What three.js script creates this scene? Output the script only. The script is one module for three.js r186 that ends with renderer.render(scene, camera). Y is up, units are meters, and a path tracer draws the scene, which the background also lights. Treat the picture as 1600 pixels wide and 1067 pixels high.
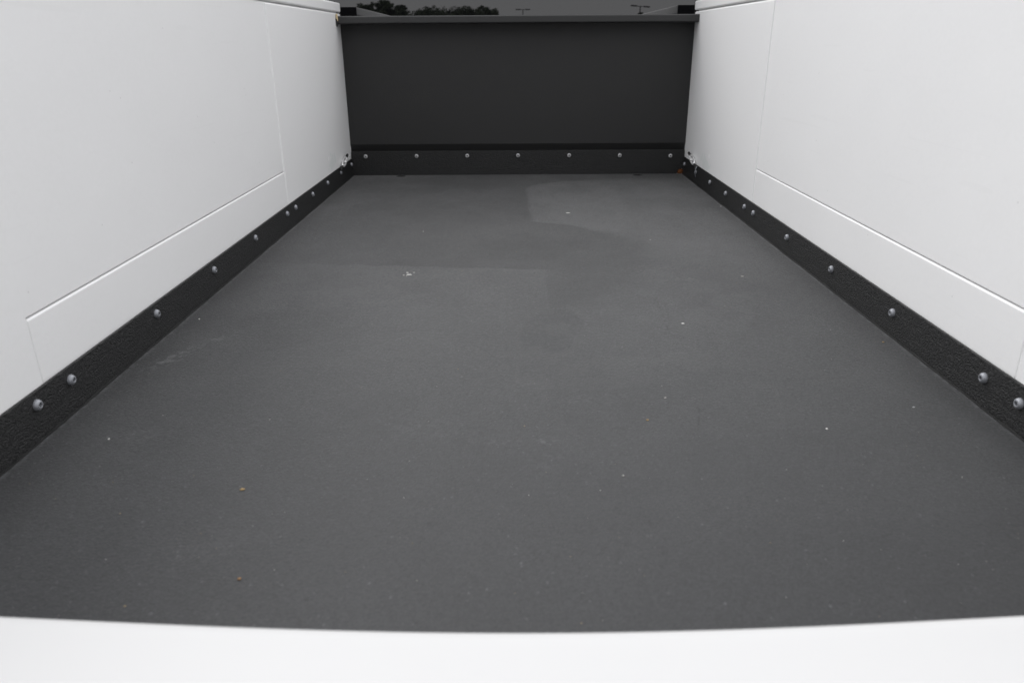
import * as THREE from 'three';
import { RoundedBoxGeometry } from 'three/addons/geometries/RoundedBoxGeometry.js';
import { mergeGeometries } from 'three/addons/utils/BufferGeometryUtils.js';

// ---------------------------------------------------------------- camera, sky, sun, exposure
const scene = new THREE.Scene();
const DECK = 0.9;                                     // height of the cargo floor over the ground, metres
const EYE = new THREE.Vector3(-0.018, DECK + 0.4692, 0);
const camera = new THREE.PerspectiveCamera(THREE.MathUtils.radToDeg(2 * Math.atan(533.5 / 1170.3)), 1024 / 682, 0.05, 2000);
camera.position.copy(EYE);
camera.up.set(0.0050197, 0.9280155, -0.3725079);
camera.lookAt(EYE.x - 0.0026913, EYE.y - 0.3724987, EYE.z - 0.9280288);
camera.focus = 1.75;
camera.userData.fStop = 7;
scene.add(camera);

const renderer = new THREE.WebGLRenderer({ antialias: true });
renderer.setSize(1024, 682);
renderer.toneMapping = THREE.LinearToneMapping;
renderer.toneMappingExposure = 1.17;
renderer.shadowMap.enabled = true;

let seed = 20240611;
const rnd = () => { seed = (seed + 0x6D2B79F5) | 0; let t = Math.imul(seed ^ (seed >>> 15), 1 | seed); t = (t + Math.imul(t ^ (t >>> 7), 61 | t)) ^ t; return ((t ^ (t >>> 14)) >>> 0) / 4294967296; };
const rr = (a, b) => a + (b - a) * rnd();
function hash(x, y, s) { let h = Math.imul(x, 374761393) ^ Math.imul(y, 668265263) ^ Math.imul(s, 974711); h = Math.imul(h ^ (h >>> 13), 1274126177); return ((h ^ (h >>> 16)) >>> 0) / 4294967296; }
const mod = (a, n) => ((a % n) + n) % n;
// value noise; px, py > 0 make it periodic
function noise(x, y, s, px = 0, py = 0) {
  let i = Math.floor(x), j = Math.floor(y); const u = x - i, v = y - j;
  let i1 = i + 1, j1 = j + 1;
  if (px) { i = mod(i, px); i1 = mod(i1, px); }
  if (py) { j = mod(j, py); j1 = mod(j1, py); }
  const a = u * u * (3 - 2 * u), b = v * v * (3 - 2 * v);
  const p = hash(i, j, s), q = hash(i1, j, s), r = hash(i, j1, s), t = hash(i1, j1, s);
  return (p + (q - p) * a) * (1 - b) + (r + (t - r) * a) * b;
}
const smooth = (a, b, x) => { const t = Math.min(1, Math.max(0, (x - a) / (b - a))); return t * t * (3 - 2 * t); };

const SUN = new THREE.Vector3(-3.6, 6.0, -5.0).normalize();   // where the sun stands behind the clouds
{ // overcast sky: soft cloud structure, brightest around the veiled sun
  const w = 512, h = 256, d = new Float32Array(w * h * 4);
  for (let j = 0; j < h; j++) for (let i = 0; i < w; i++) {
    const el = ((j + 0.5) / h - 0.5) * Math.PI, s = Math.max(0, Math.sin(el));
    const az = (i + 0.5) / w;
    const f = 1 - Math.max(0, s) * 0.9;
    let c = noise(az * 8, el * 5, 1, 8) * 0.55 + noise(az * 16, el * 11, 2, 16) * 0.3 + noise(az * 32, el * 22, 3, 32) * 0.15;
    c = 1 + (c - 0.5) * 0.42 * f;
    const a2 = (az - 0.5) * 2 * Math.PI, ce = Math.cos(el);      // three.js equirect: direction = (cos a, sin el, sin a)
    const dot = Math.cos(a2) * ce * SUN.x + Math.sin(el) * SUN.y + Math.sin(a2) * ce * SUN.z;
    let L = (2.05 - 1.0 * s) * (0.16 + 0.84 * smooth(0.0, 0.55, s)) * (1 - 0.36 * Math.sin(a2) * ce) * c * (0.9 + 0.35 * Math.exp((dot - 1) * 2.2));
    if (el < 0) L = 0.3;
    const k = (j * w + i) * 4;
    d[k] = L * 0.995; d[k + 1] = L * 0.997; d[k + 2] = L * 1.018; d[k + 3] = 1;
  }
  const t = new THREE.DataTexture(d, w, h, THREE.RGBAFormat, THREE.FloatType);
  t.mapping = THREE.EquirectangularReflectionMapping; t.magFilter = t.minFilter = THREE.LinearFilter; t.wrapS = THREE.RepeatWrapping; t.needsUpdate = true;
  scene.background = t; scene.environment = t;
}
const sun = new THREE.DirectionalLight(new THREE.Color(1, 0.975, 0.94), 0.6);
sun.target.position.set(0, DECK, -1.5); sun.position.copy(SUN).multiplyScalar(12).add(sun.target.position);
sun.castShadow = true; sun.shadow.radius = 45; sun.shadow.mapSize.set(2048, 2048);
Object.assign(sun.shadow.camera, { left: -5, right: 5, top: 5, bottom: -5, near: 0.5, far: 30 });
scene.add(sun, sun.target);

// ---------------------------------------------------------------- helpers
const used = new Map();
const numbered = (n) => { const k = used.get(n) || 0; used.set(n, k + 1); return k ? `${n}_${String(k).padStart(3, '0')}` : n; };
function mesh(name, geo, mat, parent) {
  const m = new THREE.Mesh(geo, mat); m.name = numbered(name); m.castShadow = m.receiveShadow = true; parent.add(m); return m;
}
function tag(o, label, category, group) { o.userData.label = label; o.userData.category = category; if (group) o.userData.group = group; return o; }
function box(x0, x1, y0, y1, z0, z1, r = 0) {         // world-like extents; z given as distance ahead (positive forward)
  const g = r ? new RoundedBoxGeometry(x1 - x0, y1 - y0, z1 - z0, 3, r) : new THREE.BoxGeometry(x1 - x0, y1 - y0, z1 - z0);
  g.translate((x0 + x1) / 2, (y0 + y1) / 2, -(z0 + z1) / 2); return g;
}
// side box: s = -1 left, 1 right; faces inward at |x| = a, outward at |x| = b
const sbox = (s, a, b, y0, y1, z0, z1, r) => s < 0 ? box(-b, -a, y0, y1, z0, z1, r) : box(a, b, y0, y1, z0, z1, r);
function dataTex(w, h, fn, srgb, rep) {
  const d = new Uint8Array(w * h * 4);
  const o = [0, 0, 0];
  for (let j = 0; j < h; j++) for (let i = 0; i < w; i++) {
    fn(i, j, o); const k = (j * w + i) * 4;
    for (let c = 0; c < 3; c++) {
      let v = o[c]; if (srgb) v = v <= 0.0031308 ? v * 12.92 : 1.055 * Math.pow(v, 1 / 2.4) - 0.055;
      d[k + c] = Math.max(0, Math.min(255, Math.round(v * 255)));
    }
    d[k + 3] = 255;
  }
  const t = new THREE.DataTexture(d, w, h); t.magFilter = THREE.LinearFilter; t.minFilter = THREE.LinearMipmapLinearFilter; t.generateMipmaps = true;
  t.wrapS = t.wrapT = THREE.RepeatWrapping; if (srgb) t.colorSpace = THREE.SRGBColorSpace;
  if (rep) t.repeat.set(rep[0], rep[1]); t.needsUpdate = true; return t;
}
function uvFrom(g, axisU, axisV, su, sv, ou = 0, ov = 0) {     // planar uv in metres * scale
  const p = g.attributes.position, uv = new Float32Array(p.count * 2);
  for (let i = 0; i < p.count; i++) {
    const a = [p.getX(i), p.getY(i), p.getZ(i)];
    uv[2 * i] = (a[axisU] + ou) * su; uv[2 * i + 1] = (a[axisV] + ov) * sv;
  }
  g.setAttribute('uv', new THREE.BufferAttribute(uv, 2)); return g;
}

// ---------------------------------------------------------------- materials
// leathery sprayed liner, one tile = 0.16 m
const linerBump = dataTex(512, 512, (i, j, o) => {
  const x = i / 512, y = j / 512;
  const wx = noise(x * 24, y * 24, 11, 24, 24) * 1.4, wy = noise(x * 24, y * 24, 12, 24, 24) * 1.4;
  const a = noise(x * 34 + wx, y * 58 + wy, 13, 34, 58), b = noise(x * 90 + wx, y * 120 + wy, 14, 90, 120), c = noise(x * 190, y * 190, 15, 190, 190);
  const ridge = 1 - Math.abs(a - 0.5) * 2;
  const v = ridge * 0.55 + b * 0.3 + c * 0.15; o[0] = o[1] = o[2] = v;
});
const powderBump = dataTex(256, 256, (i, j, o) => {
  const x = i / 256, y = j / 256; const v = noise(x * 70, y * 70, 21, 70, 70) * 0.65 + noise(x * 128, y * 128, 22, 128, 128) * 0.35; o[0] = o[1] = o[2] = v;
});
const paintBump = dataTex(512, 512, (i, j, o) => {      // pressed sheet metal: slow waves, one tile = 1.2 m
  const x = i / 512, y = j / 512; const v = noise(x * 4, y * 4, 31, 4, 4) * 0.7 + noise(x * 9, y * 9, 32, 9, 9) * 0.3; o[0] = o[1] = o[2] = v;
});
const paintDirt = dataTex(1024, 1024, (i, j, o) => {    // white paint with a scatter of pin specks and faint rub marks
  const x = i / 1024, y = j / 1024;
  let v = 0.87 + (noise(x * 300, y * 300, 41, 300, 300) - 0.5) * 0.012 + (noise(x * 14, y * 20, 42, 14, 20) - 0.5) * 0.012;
  const hsh = hash(i >> 1, j >> 1, 43); if (hsh > 0.99985) v *= 0.8;
  const st = noise(x * 6, y * 210, 44, 6, 210); if (st > 0.93) v *= 0.985;
  o[0] = v; o[1] = v; o[2] = v * 1.0;
}, true);
const M = {};
M.paint = new THREE.MeshPhysicalMaterial({ map: paintDirt, roughness: 0.5, clearcoat: 0.12, clearcoatRoughness: 0.15, specularIntensity: 0.8, bumpMap: paintBump, bumpScale: 0.0016 });
M.paintPlain = new THREE.MeshPhysicalMaterial({ color: new THREE.Color(0.87, 0.87, 0.87), roughness: 0.5, clearcoat: 0.12, clearcoatRoughness: 0.15, specularIntensity: 0.8 });
M.strip = new THREE.MeshStandardMaterial({ color: new THREE.Color(0.0105, 0.0107, 0.011), roughness: 0.6, bumpMap: linerBump, bumpScale: 0.0017 });
M.headboard = new THREE.MeshStandardMaterial({ color: new THREE.Color(0.018, 0.018, 0.0183), roughness: 0.62, bumpMap: powderBump, bumpScale: 0.0003 });
M.rail = new THREE.MeshStandardMaterial({ color: new THREE.Color(0.024, 0.0244, 0.025), roughness: 0.5, bumpMap: powderBump, bumpScale: 0.00025 });
M.black = new THREE.MeshStandardMaterial({ color: new THREE.Color(0.012, 0.012, 0.012), roughness: 0.7 });
M.gap = new THREE.MeshStandardMaterial({ color: new THREE.Color(0.06, 0.06, 0.06), roughness: 0.9 });
M.zinc = new THREE.MeshStandardMaterial({ color: new THREE.Color(0.30, 0.31, 0.335), roughness: 0.5, metalness: 0.5 });
M.brightZinc = new THREE.MeshStandardMaterial({ color: new THREE.Color(0.55, 0.55, 0.56), roughness: 0.45, metalness: 0.4 });
M.chrome = new THREE.MeshStandardMaterial({ color: new THREE.Color(0.95, 0.95, 0.95), roughness: 0.28, metalness: 0.6 });
M.rust = new THREE.MeshStandardMaterial({ color: new THREE.Color(0.15, 0.052, 0.014), roughness: 0.9, map: null });
M.tan = new THREE.MeshStandardMaterial({ color: new THREE.Color(0.62, 0.50, 0.30), roughness: 0.7 });
M.glass = new THREE.MeshPhysicalMaterial({ color: new THREE.Color(0.006, 0.006, 0.007), roughness: 0.0, ior: 2.2 });
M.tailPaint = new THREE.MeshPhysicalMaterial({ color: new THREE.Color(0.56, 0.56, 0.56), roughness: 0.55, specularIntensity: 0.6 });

// ---------------------------------------------------------------- the truck
const ZF = 2.8716, FACE = 0.6268, LEAN = 0.0032;
const truck = new THREE.Group(); truck.name = numbered('utility_truck'); truck.position.y = DECK; scene.add(truck);
tag(truck, 'white utility truck seen into its open cargo bed with dark lined floor', 'truck');

// --- cargo floor
function segDist(px, pz, ax, az, bx, bz) { const dx = bx - ax, dz = bz - az; const t = Math.max(0, Math.min(1, ((px - ax) * dx + (pz - az) * dz) / (dx * dx + dz * dz))); return Math.hypot(px - ax - t * dx, pz - az - t * dz); }
function polySD(P, x, z) { // signed distance, inside positive
  let d = 1e9, ins = false;
  for (let i = 0, j = P.length - 1; i < P.length; j = i++) {
    d = Math.min(d, segDist(x, z, P[j][0], P[j][1], P[i][0], P[i][1]));
    if ((P[i][1] > z) !== (P[j][1] > z) && x < (P[j][0] - P[i][0]) * (z - P[i][1]) / (P[j][1] - P[i][1]) + P[i][0]) ins = !ins;
  }
  return ins ? d : -d;
}
// outline of the darker water mark that the liner shows in the far half
const MARK = [[-0.62, 1.665], [-0.489, 1.651], [-0.37, 1.639], [-0.252, 1.626], [-0.05, 1.602], [0.06, 1.59], [0.05, 1.48], [0.06, 1.36], [0.13, 1.35], [0.24, 1.50], [0.30, 1.66], [0.30, 1.80], [0.262, 1.90], [0.20, 1.965], [0.137, 2.02], [0.034, 2.069], [0.028, 2.25], [0.031, 2.40], [0.022, 2.57], [0.05, 2.63], [0.12, 2.69], [0.25, 2.735], [0.36, 2.74], [0.62, 2.76], [0.62, 3.0], [-0.62, 3.0]];
const LOW = [[0.03, 0.82], [0.095, 0.726], [0.13, 0.677], [0.19, 0.642], [0.275, 0.642], [0.40, 0.648], [0.62, 0.70], [0.62, 0.2], [-0.2, 0.2], [-0.1, 0.75]];
const dustBytes = new Float32Array(2048 * 2048);
const floorMap = dataTex(2048, 2048, (i, j, o) => {
  const x = (i + 0.5) / 2048 * 1.25 - 0.625, z = (j + 0.5) / 2048 * 2.6 + 0.3;
  let v = 1, dust = 1;
  const wob = (noise(x * 30, z * 30, 51) - 0.5) * 0.012;
  let sd = 0;
  if (z > 1.2) {
    sd = polySD(MARK, x + wob * 0.6, z + wob) ;
    let w = 0.008;
    if (x > 0.05 && z < 1.58) w = 0.06; else if (x > 0.15 && z < 2.0) w = 0.012 + 0.05 * smooth(0.14, 0.3, x); else if (x > 0.1 && z > 2.5) w = 0.012 + 0.04 * smooth(0.1, 0.4, x);
    const k = smooth(-w, w, sd);
    const fadeL = 0.35 + 0.65 * smooth(-0.6, -0.25, x);
    v *= 1 - 0.22 * k * fadeL; dust *= 1 - 0.36 * k * fadeL;
    // pale dried rim just outside the sharp front edge
    if (z < 1.7 && x < 0.06 && x > -0.5) dust *= 1 + 0.10 * Math.exp(-Math.pow((sd + 0.006) / 0.006, 2)) * smooth(-0.5, -0.1, x) * (0.5 + noise(x * 18, 3, 52));
    // film of dust that dried on the patch right of the mark
    if (x > 0) { const q = polySD([[0.034, 2.069], [0.022, 2.57], [0.25, 2.73], [0.34, 2.6], [0.33, 2.2], [0.262, 1.9], [0.137, 2.02]], x, z); dust *= 1 + 0.12 * smooth(-0.01, 0.02, q) * (0.7 + 0.6 * noise(x * 22, z * 14, 53)); }
  }
  if (z < 1.0) { const q = polySD(LOW, x + wob * 2, z + wob * 2); v *= 1 - 0.05 * smooth(-0.02, 0.02, q); dust *= 1 - 0.34 * smooth(-0.025, 0.02, q); dust *= 1 + 0.16 * Math.exp(-Math.pow((q + 0.03) / 0.03, 2)) * noise(x * 20, z * 20, 70); }
  // cloudy handling marks
  const n1 = noise(x * 5 + 3, z * 4, 54), n2 = noise(x * 14, z * 11, 55), n3 = noise(x * 42, z * 36, 56);
  v *= 1 + (n1 - 0.5) * 0.12 + (n2 - 0.5) * 0.07 + (n3 - 0.5) * 0.05;
  dust *= 1 + (n1 - 0.5) * 0.32 + (n2 - 0.5) * 0.26 + (n3 - 0.5) * 0.16;
  // grain of the coating: short cross-wise flecks
  const g1 = noise(x * 620, z * 900, 57), g2 = noise(x * 260, z * 520, 58), g3 = hash(i, j, 59);
  v *= 1 + (g1 - 0.5) * 0.55 + (g2 - 0.5) * 0.25 + (g3 - 0.5) * 0.35;
  dust *= 1 + (g1 - 0.5) * 1.0 + (g2 - 0.5) * 0.22 + (g3 - 0.5) * 0.3;
  { const e = Math.abs(x); if (e > 0.611) { const a = smooth(0.611, 0.616, e) * smooth(0.3, 0.75, noise(z * 90, x * 300, 67)); v *= 1 + 0.9 * a; dust *= 1 + 0.3 * a; } }   // dust caught along the strips
  // light scuffs at the left
  let warm = 0;
  const scuff = (cx, cz, ax, az, L, Wd, amt) => {
    const dx = x - cx, dz = z - cz, u = (dx * ax + dz * az) / L, t = (dx * -az + dz * ax) / Wd; const e = u * u + t * t;
    if (e < 1) { const a = (1 - e) * smooth(0.45, 0.8, noise(x * 160, z * 190, 60)) ; v *= 1 + amt * a * 1.2; dust *= 1 + amt * a * 0.5; warm += amt * a * 0.4; }
  };
  scuff(-0.565, 1.105, 0.45, 0.89, 0.075, 0.022, 1.3); scuff(-0.517, 1.192, 0.9, 0.3, 0.03, 0.014, 1.0); scuff(0.019, 0.829, 1, 0.05, 0.035, 0.006, 0.9); scuff(-0.03, 0.83, 1, 0.0, 0.05, 0.01, 0.5);
  scuff(-0.51, 0.85, 0.95, 0.3, 0.05, 0.02, 0.5); scuff(-0.12, 0.86, 0.9, -0.2, 0.07, 0.035, 0.28); scuff(0.10, 0.95, 0.9, 0.1, 0.06, 0.02, 0.35);
  scuff(0.0, 1.0, 0.97, -0.2, 0.05, 0.016, 0.4); scuff(0.2, 1.08, 0.8, 0.5, 0.09, 0.05, 0.22); scuff(0.35, 1.52, 1, 0, 0.04, 0.02, 0.5); scuff(-0.2, 1.34, 1, 0.1, 0.08, 0.03, 0.22);
  scuff(0.30, 2.58, 1, 0, 0.03, 0.02, 0.6); scuff(0.42, 0.78, 0.9, 0.4, 0.07, 0.03, 0.2); scuff(-0.33, 0.62, 0.8, 0.5, 0.08, 0.04, 0.18); scuff(0.02, 0.78, 0.3, 0.95, 0.06, 0.03, 0.25);
  // broad smudges where dust was dragged about
  const smudge = (cx, cz, ax, az, L, Wd, amt) => {
    const dx = x - cx, dz = z - cz, u = (dx * ax + dz * az) / L, t = (dx * -az + dz * ax) / Wd; const e = u * u + t * t;
    if (e < 1) dust *= 1 + 1.7 * amt * smooth(0, 0.35, 1 - e) * smooth(0.2, 0.75, noise(x * 26 + cx * 9, z * 22, 68) * 0.6 + noise(x * 90, z * 70, 69) * 0.4);
  };
  smudge(0.13, 1.04, 0.97, 0.2, 0.17, 0.06, 0.34); smudge(-0.02, 0.93, 0.4, 0.9, 0.12, 0.05, 0.3); smudge(0.27, 0.9, 0.8, 0.6, 0.16, 0.07, 0.26); smudge(0.34, 1.25, 0.5, 0.86, 0.22, 0.06, 0.22);
  smudge(-0.3, 1.12, 0.9, 0.4, 0.2, 0.07, 0.22); smudge(-0.42, 0.8, 0.9, -0.3, 0.14, 0.05, 0.28); smudge(-0.15, 0.66, 0.95, 0.1, 0.14, 0.05, 0.24); smudge(0.12, 0.6, 1, 0, 0.2, 0.05, 0.18);
  smudge(0.05, 1.22, 0.2, 0.98, 0.12, 0.06, -0.28); smudge(0.2, 0.76, 0.9, 0.3, 0.12, 0.04, -0.24); smudge(-0.2, 0.9, 0.3, 0.95, 0.1, 0.05, -0.2); smudge(-0.36, 1.4, 0.9, 0.2, 0.16, 0.07, 0.18);
  // dark rub strokes
  const stroke = (ax, az, bx, bz, w, amt) => { const d = segDist(x, z, ax, az, bx, bz); if (d < w) { const f = 1 - amt * (1 - d / w) * smooth(0.25, 0.6, noise(x * 300, z * 300, 61)); v *= f; dust *= f; } };
  stroke(0.262, 1.40, 0.250, 1.20, 0.0018, 0.45); stroke(0.272, 1.36, 0.262, 1.27, 0.0014, 0.35); stroke(0.237, 0.925, 0.220, 0.855, 0.0022, 0.6); stroke(0.232, 0.885, 0.243, 0.865, 0.0018, 0.55); stroke(0.212, 0.905, 0.214, 0.865, 0.0016, 0.5); stroke(0.205, 0.935, 0.222, 0.925, 0.0015, 0.4); stroke(0.245, 0.96, 0.240, 0.93, 0.0015, 0.4); stroke(-0.1, 0.80, -0.08, 0.70, 0.0015, 0.25);
  // pin specks of dried dust
  const ci = Math.floor(x * 210), cj = Math.floor(z * 210), hs = hash(ci, cj, 62);
  if (hs > 0.972) { const px = (ci + 0.2 + 0.6 * hash(ci, cj, 63)) / 210, pz = (cj + 0.2 + 0.6 * hash(ci, cj, 64)) / 210, rad = 0.0006 + 0.0009 * hash(ci, cj, 65); if (Math.hypot(x - px, (z - pz) * 0.8) < rad) v *= 1.4 + 1.2 * hash(ci, cj, 66); }
  v *= 0.026; dustBytes[j * 2048 + i] = dust;
  o[0] = v * (0.97 + warm * 0.05); o[1] = v * 1.0; o[2] = v * (1.06 - warm * 0.08);
}, true);
floorMap.wrapS = floorMap.wrapT = THREE.ClampToEdgeWrapping;
const dustMap = dataTex(2048, 2048, (i, j, o) => { const v = Math.min(1, 0.74 * dustBytes[j * 2048 + i]); o[0] = v; o[1] = v; o[2] = v * 0.995; }, true);
dustMap.wrapS = dustMap.wrapT = THREE.ClampToEdgeWrapping;
const floorBump = dataTex(512, 512, (i, j, o) => { const x = i / 512, y = j / 512; const v = noise(x * 60, y * 60, 71, 60, 60) * 0.4 + noise(x * 130, y * 130, 72, 130, 130) * 0.6; o[0] = o[1] = o[2] = v; }, false, [1.25 / 0.16, 2.6 / 0.16]);
M.floor = new THREE.MeshPhysicalMaterial({ map: floorMap, sheen: 1.35, sheenRoughness: 0.58, sheenColor: new THREE.Color(1, 1, 1), sheenColorMap: dustMap, roughness: 0.64, bumpMap: floorBump, bumpScale: 0.00035 });
let bedFloor;
{
  const s = new THREE.Shape(); const z0 = 0.37, z1 = ZF - 0.002, X = 0.6258;
  s.moveTo(-X, z0); s.lineTo(X, z0); s.lineTo(X, z1); s.lineTo(-X, z1); s.closePath();
  const HOLES = [[-0.44, 2.843], [0.448, 2.838]];
  for (const [x, z] of HOLES) { const h = new THREE.Path(); h.absellipse(x, z, 0.0190, 0.015, 0, Math.PI * 2, true); s.holes.push(h); }
  const g = new THREE.ShapeGeometry(s, 24);             // in (x, zForward)
  const p = g.attributes.position; const uv = new Float32Array(p.count * 2);
  for (let i = 0; i < p.count; i++) { const x = p.getX(i), z = p.getY(i); uv[2 * i] = (x + 0.625) / 1.25; uv[2 * i + 1] = (z - 0.3) / 2.6; p.setXYZ(i, x, 0, -z); }
  g.setAttribute('uv', new THREE.BufferAttribute(uv, 2)); g.computeVertexNormals();
  bedFloor = mesh('bed_floor', g, M.floor, truck);
  for (const [x, z] of HOLES) {
    const hg = new THREE.CylinderGeometry(1, 1, 0.022, 24, 1, true); hg.scale(0.0191, 1, 0.0151); hg.translate(x, -0.0112, -z);
    const bg = new THREE.CircleGeometry(1, 24); bg.rotateX(-Math.PI / 2); bg.scale(0.0191, 1, 0.0151); bg.translate(x, -0.022, -z);
    mesh('drain_hole', mergeGeometries([hg, bg]), M.black, bedFloor);
  }
  mesh('subframe', box(-0.635, 0.635, -0.30, -0.024, 0.395, ZF + 0.05), M.black, truck);
}

// --- bolts
const boltGeo = new THREE.LatheGeometry([[0.0027, -0.0010], [0.0027, 0.0052], [0.0031, 0.0057], [0.0041, 0.0058], [0.0053, 0.0052], [0.0064, 0.0040], [0.0071, 0.0024], [0.0074, 0.0009], [0.0074, -0.0005]].map(([r, y]) => new THREE.Vector2(r, y)), 20);
function bolt(parent, x, y, z, dir) {
  const m = mesh('bolt', boltGeo, dir === 'z' ? M.brightZinc : M.zinc, parent); m.position.set(x, y, -z);
  if (dir === 'z') m.rotation.set(Math.PI / 2 + rr(-0.05, 0.05), 0, rr(-0.04, 0.04)); else m.rotation.set(rr(-0.04, 0.04), 0, (dir > 0 ? -1 : 1) * Math.PI / 2 + rr(-0.05, 0.05));
  return m;
}

// --- side walls with their panels, caps, strips
const SEAM_F = 2.018, SEAM_N = 0.8790, SEAM_H = 0.1485, TOP = 0.5616;
const endMap = (s) => dataTex(1024, 512, (i, j, o) => {     // far panel: u along the bed (2.006..2.886), v up; smear of scraped paint and a painted reflection by the lashing ring
  const z = 2.0 + (i + 0.5) / 1024 * 0.9, y = (j + 0.5) / 512 * 0.58;
  let v = 0.87 + (noise(z * 300, y * 300, 81 + s) - 0.5) * 0.014, g = 0;
  const cz = s < 0 ? 2.56 : 2.555, cy = s < 0 ? 0.098 : 0.086;
  const e = Math.hypot((z - cz) / 0.055, (y - cy) / 0.026) + (noise(z * 70, y * 90, 83) - 0.5) * 1.1;
  const k = smooth(1.0, 0.7, e); v *= 1 - 0.05 * k; g += 0.03 * k;
  const e2 = Math.hypot((z - (s < 0 ? 2.515 : 2.51)) / 0.012, (y - (s < 0 ? 0.112 : 0.113)) / 0.008) + (noise(z * 150, y * 150, 84) - 0.5) * 0.5;  // bright spot: reflected light painted into the panel colour
  v += (0.95 - v) * smooth(1, 0.6, e2) * 0.95;
  if (hash(i, j, 85) > 0.9997) v *= 0.8;
  o[0] = v * (1 - g); o[1] = v; o[2] = v * (1 - g * 0.4);
}, true);
for (const s of [-1, 1]) {
  const side = mesh('side_wall', mergeGeometries([sbox(s, 0.640, 1.03, -0.32, 0.5605, 0.30, 2.880), sbox(s, 0.6385, 0.70, 0.5600, 0.5700, 0.305, 2.875)].map(g => g)), M.paintPlain, truck);
  if (s > 0) side.userData.label = 'right white side wall of the bed'; else side.userData.label = 'left white side wall of the bed';
  const panel = (name, face, y0, y1, z0, z1, r) => { const g = sbox(s, face, 0.6388, y0, y1, z0, z1, r); uvFrom(g, 2, 1, 1 / 1.2, 1 / 1.2, s * 0.37 + z0, s * 0.11); return mesh(name, g, M.paint, side); };
  panel('rear_panel', FACE, -0.01, TOP, 0.302, SEAM_N - 0.0011, 0.003);
  panel('lower_panel', FACE + 0.0016, -0.01, SEAM_H - 0.0004, SEAM_N + 0.0004, SEAM_F + 0.0030, 0.0031);
  panel('upper_panel', FACE + 0.0030, SEAM_H + 0.0018, TOP, SEAM_N + 0.0008, SEAM_F + 0.0030, 0.0012);
  const eg = sbox(s, FACE, 0.6388, -0.01, TOP, SEAM_F + 0.0002, 2.8835, 0.0052);
  uvFrom(eg, 2, 1, -1 / 0.9, 1 / 0.58, 2.0, 0);
  const em = M.paint.clone(); em.map = endMap(s); em.bumpMap = null;
  mesh('end_panel', eg, em, side);
  mesh('cap_rail', sbox(s, FACE - 0.0012, 0.83, TOP + 0.0034, 0.5960, 0.30, 2.8885, 0.005), M.paintPlain, side);
  mesh('front_shade_sheet', sbox(s, FACE, 1.03, -0.3, 0.5955, 2.8895, 2.8935), M.black, side);  // added black sheet: shade on the cab-facing end put in as colour
  // kick strip
  const sg = sbox(s, FACE - 0.0046, FACE - 0.0002, 0.0005, 0.0630, 0.31, ZF - 0.0095, 0.0016); uvFrom(sg, 2, 1, 1 / 0.11, 1 / 0.11, s * 0.21, 0);
  const strip = mesh('kick_strip', sg, M.strip, truck);
  if (s > 0) strip.userData.label = 'black textured strip along the right wall'; else strip.userData.label = 'black textured strip along the left wall';
  for (const z of [0.853, 0.930, 1.194, 1.456, 1.7205, 1.9865, 2.0685, 2.264, 2.459, 2.662, 2.846]) bolt(strip, s * (FACE - 0.0046), (s < 0 ? 0.0452 : 0.0400) + rr(-0.0006, 0.0006), z * 0.9955 + rr(-0.002, 0.002), -s);
  // uneven bead of liner where strip and floor meet
  const pts = []; for (let k = 0; k <= 90; k++) { const z = 0.32 + (ZF - 0.34) * k / 90; pts.push(new THREE.Vector3(s * (FACE - 0.0056 + (noise(k * 0.7, s * 9, 91) - 0.5) * 0.0016), (noise(k * 0.9, s * 5, 92) - 0.5) * 0.0014, -z)); }
  const bg = new THREE.TubeGeometry(new THREE.CatmullRomCurve3(pts), 260, 0.0022, 7, false);
  mesh('liner_bead', bg, M.strip, strip);

  // --- lashing ring low on the far panel
  const ring = new THREE.Group(); ring.name = numbered('tie_down_ring'); truck.add(ring);
  ring.position.set(s * (FACE - 0.010), 0.0745, -2.702);
  // local axes: along the wall = z; the loop is long and lies slanted against the wall
  const A = [0, 0.014, -0.050], B = [0, -0.014, 0.050];
  const loopPts = []; for (let k = 0; k < 24; k++) { const t = k / 24 * Math.PI * 2; const u = Math.cos(t) * 0.034, w = Math.sin(t) * 0.0080; const ang = Math.atan2(0.028, 0.1); loopPts.push(new THREE.Vector3(s * (0.002 * Math.sin(t)), u * Math.sin(ang) + w * Math.cos(ang), -(u * Math.cos(ang) - w * Math.sin(ang)))); }
  mesh('loop', new THREE.TubeGeometry(new THREE.CatmullRomCurve3(loopPts, true), 60, 0.0034, 10, true), M.chrome, ring);
  for (const [P, L] of [[A, 0.020], [B, 0.030]]) { const cg = new THREE.CapsuleGeometry(0.0042, L * 0.9, 4, 10); cg.rotateX(-Math.PI / 2 + 0.27); cg.translate(P[0], P[1], P[2]); mesh('end_clip', cg, M.black, ring); }
  const stem = new THREE.CapsuleGeometry(0.0045, 0.016, 4, 8); stem.rotateZ(Math.PI / 2); stem.translate(s * 0.004, 0, 0); mesh('stem', stem, M.chrome, ring);
  if (s > 0) { const wg = new THREE.TubeGeometry(new THREE.CatmullRomCurve3([[0.004, -0.012, 0.066], [-0.002, -0.024, 0.069], [-0.001, -0.040, 0.068], [0.002, -0.050, 0.064]].map(a => new THREE.Vector3(...a))), 16, 0.0014, 6, false); mesh('wire', wg, M.zinc, ring); }
}

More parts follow.
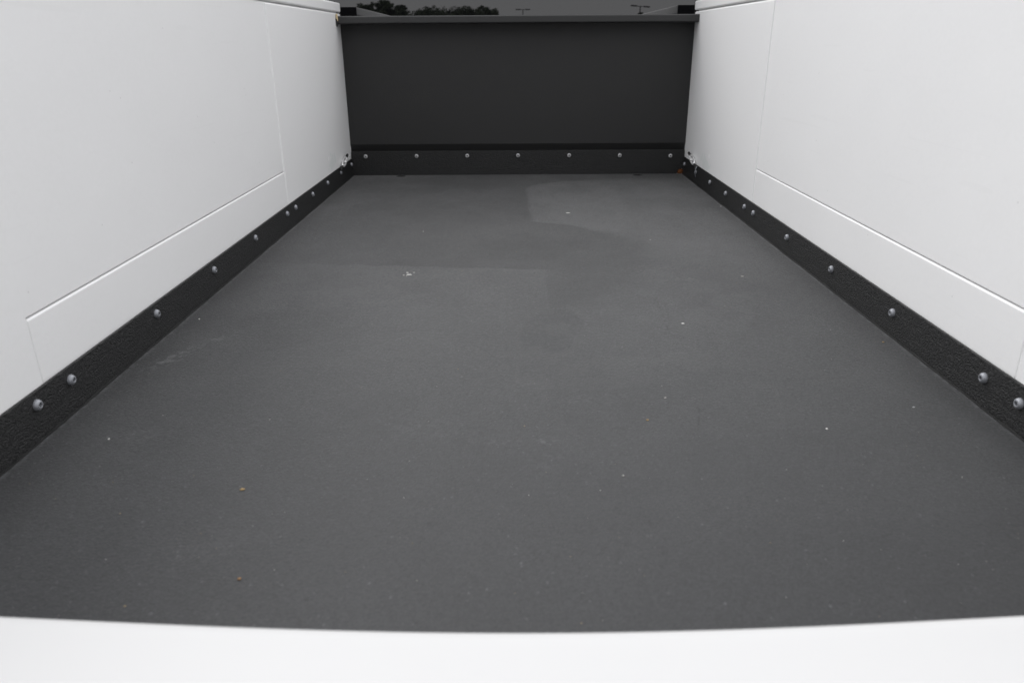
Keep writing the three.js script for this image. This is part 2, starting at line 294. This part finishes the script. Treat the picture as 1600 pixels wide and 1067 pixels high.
// --- headboard at the front of the bed
{
  const prof = new THREE.Shape();     // (forward depth, y)
  const P = [[ZF, 0.113], [ZF, 0.530], [ZF + 0.05, 0.530], [ZF + 0.05, 0.02], [ZF + 0.012, 0.02], [ZF + 0.012, 0.088]];
  prof.moveTo(...P[0]); for (const p of P.slice(1)) prof.lineTo(...p); prof.closePath();
  const g = new THREE.ExtrudeGeometry(prof, { depth: 1.2532, bevelEnabled: false });   // x = depth, y = y, z = width
  g.rotateY(Math.PI / 2); g.translate(-0.6266, 0, 0);     // (d, y, w) -> (w, y, -d)
  uvFrom(g, 0, 1, 1 / 0.09, 1 / 0.09);
  const hb = mesh('headboard', g, M.headboard, truck);
  const rg = box(-0.636, 0.636, 0.5262, 0.5514, ZF - 0.066, ZF + 0.046, 0.005); uvFrom(rg, 0, 1, 1 / 0.09, 1 / 0.09);
  mesh('top_rail', rg, M.rail, hb);
  // dried sealant at the left end of the rail
  const bead = new THREE.CapsuleGeometry(0.0036, 0.018, 4, 8); bead.translate(-0.6222, 0.5465, -(ZF - 0.0685)); mesh('sealant', bead, M.tan, hb);
  const capsule = new THREE.CapsuleGeometry(0.0045, 0.018, 4, 8); capsule.translate(-0.6242, 0.531, -(ZF - 0.0685)); mesh('black_capsule', capsule, M.black, hb);  // small black capsule below the sealant
  // front kick strip, notched at its right end
  const f = new THREE.Shape(); const pts = [[-0.6232, 0.0008], [0.5995, 0.0008], [0.602, 0.013], [0.6085, 0.019], [0.6232, 0.021], [0.6232, 0.0862], [-0.6232, 0.0862]];
  f.moveTo(...pts[0]); for (const p of pts.slice(1)) f.lineTo(...p); f.closePath();
  const fg = new THREE.ExtrudeGeometry(f, { depth: 0.0062, bevelEnabled: true, bevelSize: 0.0012, bevelThickness: 0.0012, bevelSegments: 2 });
  fg.translate(0, 0, -(ZF - 0.0008)); uvFrom(fg, 0, 1, 1 / 0.16, 1 / 0.16);
  const strip = mesh('kick_strip', fg, M.strip, truck); strip.userData.label = 'black strip along the foot of the headboard';
  for (const [x, y] of [[-0.571, 0.070], [-0.380, 0.0705], [-0.190, 0.0705], [0.0005, 0.0708], [0.192, 0.0702], [0.382, 0.0690], [0.572, 0.0665]]) bolt(strip, x, y, ZF - 0.0083, 'z');
  const rust = new THREE.IcosahedronGeometry(0.0115, 2); const rp = rust.attributes.position;
  for (let i = 0; i < rp.count; i++) { const k = 0.8 + 0.4 * hash(Math.round(rp.getX(i) * 9000), Math.round(rp.getY(i) * 9000 + rp.getZ(i) * 7000), 95); rp.setXYZ(i, rp.getX(i) * k * 0.85, rp.getY(i) * k, rp.getZ(i) * k * 0.4); }
  rust.computeVertexNormals(); rust.translate(0.6125, 0.008, -(ZF - 0.003));
  mesh('rusty_tab', rust, M.rust, strip);
}

// --- tailgate, its top edge crowned outwards
{
  const prof = []; const T = 0.095, H = 0.120, r = 0.020;   // (outward offset, y)
  prof.push([0, -0.05], [0, H - r]);
  for (let k = 1; k <= 8; k++) { const a = k / 8 * Math.PI / 2; prof.push([r - r * Math.cos(a), H - r + r * Math.sin(a)]); }
  for (let k = 1; k <= 5; k++) prof.push([r + (T - 2 * r) * k / 5, H]);
  for (let k = 1; k <= 8; k++) { const a = k / 8 * Math.PI / 2; prof.push([T - r + r * Math.sin(a), H - r + r * Math.cos(a)]); }
  prof.push([T, -0.3]);
  const nx = 64, n = prof.length, pos = [], idx = [];
  for (let i = 0; i <= nx; i++) { const x = -0.62 + 1.24 * i / nx, q = x / 0.36; const zin = 0.3845 + 0.0225 * q * q / (1 + 0.35 * q * q); for (const [o, y] of prof) pos.push(x, y, -(zin - o)); }
  for (let i = 0; i < nx; i++) for (let k = 0; k < n - 1; k++) { const a = i * n + k, b = a + n; idx.push(a, b, a + 1, b, b + 1, a + 1); }
  for (const i of [0, nx]) { const b0 = pos.length / 3; for (let k = 0; k < n; k++) pos.push(...pos.slice((i * n + k) * 3, (i * n + k) * 3 + 3)); for (let k = 1; k < n - 1; k++) if (i) idx.push(b0, b0 + k, b0 + k + 1); else idx.push(b0, b0 + k + 1, b0 + k); }
  const g = new THREE.BufferGeometry(); g.setAttribute('position', new THREE.Float32BufferAttribute(pos, 3)); g.setIndex(idx); g.computeVertexNormals();
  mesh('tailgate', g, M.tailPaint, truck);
}

// --- cab close behind the headboard with its tinted rear window, which leans forward a hair
{
  const ZC = ZF + 0.165;
  const cab = mesh('cab', mergeGeometries([box(-0.98, 0.98, -0.3, 0.30, ZC, ZC + 0.05), box(-0.98, 0.98, 0.84, 0.90, ZC, ZC + 1.5), box(-0.98, -0.93, -0.3, 0.84, ZC + 0.0, ZC + 1.5), box(0.93, 0.98, -0.3, 0.84, ZC + 0.0, ZC + 1.5), box(-0.93, 0.93, 0.30, 0.84, ZC + 0.3, ZC + 0.32)]), M.paintPlain, truck);
  const wg = box(-0.925, 0.925, -0.267, 0.267, -0.003, 0.003); wg.rotateX(-LEAN); wg.translate(0, 0.5705, -(ZC + 0.006));
  mesh('rear_window', wg, M.glass, cab);
}

// ---------------------------------------------------------------- bits lying on the cargo floor
function flake(r, flat, sd) {
  const g = new THREE.IcosahedronGeometry(r, 1), p = g.attributes.position;
  for (let i = 0; i < p.count; i++) { const k = 0.7 + 0.6 * hash(Math.round(p.getX(i) * 1e5 / r * 0.01), Math.round((p.getY(i) + 2 * p.getZ(i)) * 1e5 / r * 0.01), sd); p.setXYZ(i, p.getX(i) * k, p.getY(i) * k * flat, p.getZ(i) * k); }
  g.computeVertexNormals(); return g;
}
const crumbMat = (r, g, b) => new THREE.MeshStandardMaterial({ color: new THREE.Color(r, g, b), roughness: 0.85 });
const WHITE = crumbMat(0.6, 0.59, 0.57), TAN = crumbMat(0.30, 0.21, 0.10), ORANGE = crumbMat(0.24, 0.14, 0.07), GREY = crumbMat(0.30, 0.30, 0.30), PALE = crumbMat(0.36, 0.35, 0.33);
const bits = [
  ['paint_chip', 0.283, 1.249, 0.0032, 0.5, 1.5, WHITE, 'small white chip on the dark floor right of the middle, biggest chip there', 'chip'],
  ['leaf_scrap', -0.326, 0.723, 0.0034, 0.45, 1.25, TAN, 'tan scrap of leaf on the near left part of the dark floor', 'leaf scrap'],
  ['crumb', -0.278, 0.571, 0.0027, 0.6, 1.0, ORANGE, 'orange brown crumb on the dark floor nearest the tailgate at left', 'crumb'],
  ['sliver', 0.143, 2.175, 0.0042, 0.4, 2.2, WHITE, 'thin pale sliver lying on the light patch of floor near the headboard', 'sliver'],
  ['crumb', 0.159, 0.885, 0.0024, 0.6, 1.2, TAN, 'tan crumb on the dark floor among faint scuffs right of the middle', 'crumb'],
  ['crumb', 0.387, 0.858, 0.0022, 0.7, 1.0, WHITE, 'bright white crumb alone on the right half of the dark floor, far from the strip', 'crumb'],
  ['crumb', 0.529, 0.918, 0.0023, 0.6, 1.3, GREY, 'grey crumb on the dark floor by the right strip, nearest the tailgate there', 'crumb'],
  ['crumb', 0.328, 1.853, 0.0022, 0.7, 1.0, WHITE, 'tiny white crumb on the far right floor beside the edge of the dark stain', 'crumb'],
  ['crumb', -0.258, 1.955, 0.0022, 0.7, 1.0, WHITE, 'tiny white crumb on the far dark stain left of the middle', 'crumb'],
  ['crumb', -0.594, 1.285, 0.0022, 0.7, 1.0, WHITE, 'tiny white crumb close beside the left strip halfway along the bed', 'crumb'],
  ['crumb', -0.536, 0.84, 0.0021, 0.7, 1.0, WHITE, 'tiny white crumb by the left strip toward the tailgate', 'crumb'],
  ['crumb', 0.108, 0.748, 0.0021, 0.7, 1.0, PALE, 'pale crumb on the near middle floor, right of centre', 'crumb'],
  ['crumb', 0.597, 1.156, 0.0023, 0.6, 1.3, TAN, 'amber crumb beside the right strip halfway along the bed', 'crumb'],
  ['crumb', 0.195, 0.951, 0.0024, 0.6, 1.3, PALE, 'pale crumb on the dark floor beside the dark scratches, right of the middle', 'crumb'],
  ['paint_chip', 0.47, 1.534, 0.0028, 0.4, 2.0, PALE, 'flat pale chip on the right half of the floor, level with the stain edge', 'chip'],
  ['crumb', 0.610, 2.254, 0.0032, 0.7, 1.0, WHITE, 'white crumb against the right strip near the headboard', 'crumb'],
];
bits.forEach(([name, x, z, r, flat, len, mat, label, cat], i) => {
  const g = flake(r * 0.60, flat, 200 + i); g.scale(len, 1, 1); g.rotateY(i * 1.3 % 0.9 - 0.3);
  const m = mesh(name, g, mat, scene); m.position.set(x, DECK + r * flat * 0.5, -z); tag(m, label, cat);
});
{ // splatter of white residue, middle left
  const gs = []; for (let [dx, dz, r, l] of [[-0.006, 0.012, 0.0036, 1.2], [0.001, -0.008, 0.0042, 1.5], [0.011, -0.008, 0.0032, 1.2], [0.019, 0.013, 0.0026, 1], [-0.017, -0.012, 0.0022, 1.6], [0.006, 0.002, 0.0018, 1], [-0.004, -0.02, 0.0016, 1]]) { r *= 0.62; const g = flake(r, 0.3, Math.round(300 + dx * 1e4)); g.scale(l, 1, 1); g.translate(dx * 0.55, r * 0.15, -dz * 0.8); gs.push(g); }
  const m = mesh('white_residue', mergeGeometries(gs), WHITE, scene); m.position.set(-0.247, DECK, -1.566); tag(m, 'splatter of small white flakes on the floor just below the stain edge, left of middle', 'residue');
}
{ // fine grit over the whole liner: uncountable
  const g = flake(0.001, 0.6, 401); const mat = crumbMat(1, 1, 1); const N = 650; const im = new THREE.InstancedMesh(g, mat, N); im.name = numbered('grit');
  const m4 = new THREE.Matrix4(), q = new THREE.Quaternion(), c = new THREE.Color();
  for (let i = 0; i < N; i++) {
    const near = rnd() < 0.5; const z = rr(0.45, near ? 1.6 : 2.82), x = rr(-0.6, 0.6), k = 0.26 + 0.6 * Math.pow(rnd(), 5);
    q.setFromAxisAngle(new THREE.Vector3(0, 1, 0), rr(0, 6.28)); m4.compose(new THREE.Vector3(x, DECK + 0.0003, -z), q, new THREE.Vector3(k * rr(0.8, 1.6), k, k)); im.setMatrixAt(i, m4);
    const t = rnd(), v = rr(0.10, 0.30); c.setRGB(v, v * (t < 0.25 ? 0.8 : 0.98), v * (t < 0.25 ? 0.5 : 0.94)); im.setColorAt(i, c);
  }
  im.userData.kind = 'stuff'; im.userData.label = 'fine pale grit sprinkled over the dark cargo floor'; im.userData.category = 'grit'; scene.add(im);
}

// ---------------------------------------------------------------- ground, and what the rear window mirrors behind the camera
{
  const g = new THREE.CircleGeometry(900, 64); g.rotateX(-Math.PI / 2); uvFrom(g, 0, 2, 1 / 3, 1 / 3);
  const t = dataTex(512, 512, (i, j, o) => { const x = i / 512, y = j / 512; const v = 0.07 * (0.8 + 0.25 * noise(x * 9, y * 9, 501, 9, 9) + 0.35 * (noise(x * 150, y * 150, 502, 150, 150) - 0.3)); o[0] = v; o[1] = v; o[2] = v * 1.02; }, true);
  const m = mesh('ground', g, new THREE.MeshStandardMaterial({ map: t, roughness: 0.92 }), scene); m.userData.kind = 'structure'; m.userData.label = 'grey asphalt of the lot around the truck';
}
const LEAF = new THREE.MeshStandardMaterial({ color: new THREE.Color(0.028, 0.04, 0.018), roughness: 0.85 }), BARK = new THREE.MeshStandardMaterial({ color: new THREE.Color(0.05, 0.04, 0.03), roughness: 0.95 });
const MIRROR = 2 * (ZF + 0.169);
// slope = sideways per metre in the mirror image, elev = rise of the top per metre over the eye
function mirrored(slope, V) { return new THREE.Vector3(EYE.x + slope * V, 0, V - MIRROR); }
function tree(slope, elev, wide, V, layered, label) {
  const t = new THREE.Group(); t.name = numbered(layered ? 'pine_tree' : 'broad_tree'); t.position.copy(mirrored(slope, V)); scene.add(t); tag(t, label, 'tree');
  const H = EYE.y + (elev + 2 * LEAN) * V, R = wide * V / 2;
  mesh('trunk', (() => { const g = new THREE.CylinderGeometry(0.06 * H / 4, 0.14 * H / 4, H * 0.8, 8); g.translate(0, H * 0.4, 0); return g; })(), BARK, t);
  // boughs that leave the trunk, rise a little and end in ragged points
  const pos = []; const boughs = layered ? 90 : 90;
  for (let l = 0; l < boughs; l++) {
    const h = Math.pow(rnd(), 0.75), y0 = H * (0.22 + (layered ? 0.62 : 0.6) * h), a = rr(0, 6.28);
    const len = R * (layered ? (1.15 - 0.75 * h) : 1.05 * Math.sqrt(Math.max(0.08, 1 - Math.pow((h - 0.35) / 0.72, 2)))) * rr(0.55, 1.1);
    const up = layered ? rr(0.1, 0.42) : rr(0.15, 0.9), thick = R * (layered ? 0.19 : 0.28);
    for (let k = 0; k < 110; k++) {
      const t = Math.sqrt(rnd()), w = thick * (1.15 - t) + 0.12; const rise = up * len * t * t + H * 0.02;
      const cx = Math.cos(a) * len * t + rr(-w, w), cz = Math.sin(a) * len * t + rr(-w, w), cy = Math.min(H, y0 + rise + rr(-w, w) * 0.6), e = rr(0.12, 0.28);
      for (let v = 0; v < 3; v++) pos.push(cx + rr(-e, e) * 1.3, cy + rr(-e, e) * 0.7, cz + rr(-e, e));
    }
  }
  const g = new THREE.BufferGeometry(); g.setAttribute('position', new THREE.Float32BufferAttribute(pos, 3)); g.computeVertexNormals();
  mesh('crown', g, LEAF, t);
}
tree(-0.246, 0.062, 0.055, 118, false, 'tall dark tree mirrored at the very left end of the rear window');
tree(-0.206, 0.0440, 0.028, 150, true, 'small dark tree mirrored just left of the big pine in the window');
tree(-0.180, 0.0482, 0.048, 132, true, 'left one of the two big dark pines mirrored in the rear window');
tree(-0.158, 0.0530, 0.052, 126, true, 'tallest dark pine with ragged branches mirrored in the rear window');
tree(-0.137, 0.0470, 0.038, 140, true, 'shorter dark pine mirrored at the right flank of the tallest pine');
tree(-0.112, 0.0390, 0.046, 160, false, 'first low round tree right of the pines in the window reflection');
tree(-0.090, 0.0380, 0.050, 165, false, 'low dark tree second right of the pines in the window reflection');
tree(-0.071, 0.0398, 0.048, 168, false, 'low dark tree in the middle of the mirrored tree row');
tree(-0.050, 0.0398, 0.044, 170, false, 'low dark tree beside the last tall one of the mirrored row');
tree(-0.030, 0.0428, 0.032, 155, false, 'rightmost tree of the mirrored row, taller than its neighbours');
tree(0.1565, 0.0375, 0.010, 185, true, 'slim dark tree mirrored under the right lot lamp');

function lamp(slope, elev, span, V, tilt, label) {
  const t = new THREE.Group(); t.name = numbered('lot_lamp'); t.position.copy(mirrored(slope, V)); scene.add(t); tag(t, label, 'lamp', 'lot lamps mirrored in the rear window');
  const H = EYE.y + (elev + 2 * LEAN) * V, S = span * V;
  const pg = new THREE.CylinderGeometry(0.09, 0.16, H, 10); pg.translate(0, H / 2, 0); mesh('pole', pg, M.black, t);
  const ag = new THREE.BoxGeometry(S * 0.5, 0.10, 0.10); ag.rotateZ(tilt); ag.translate(0, H, 0); mesh('arm', ag, M.black, t);
  for (const k of [-1, 1]) { const hg = new RoundedBoxGeometry(S * 0.34, 0.22, 0.42, 2, 0.06); hg.translate(k * S * 0.33, 0.02, 0); hg.rotateZ(tilt); hg.translate(0, H, 0); mesh('lamp_head', hg, M.black, t); }
}
lamp(0.0129, 0.0352, 0.0175, 190, 0, 'twin headed lot lamp mirrored in the middle of the rear window');
lamp(0.1563, 0.0380, 0.0235, 150, -0.08, 'larger twin headed lot lamp mirrored at the right of the rear window');

renderer.render(scene, camera);
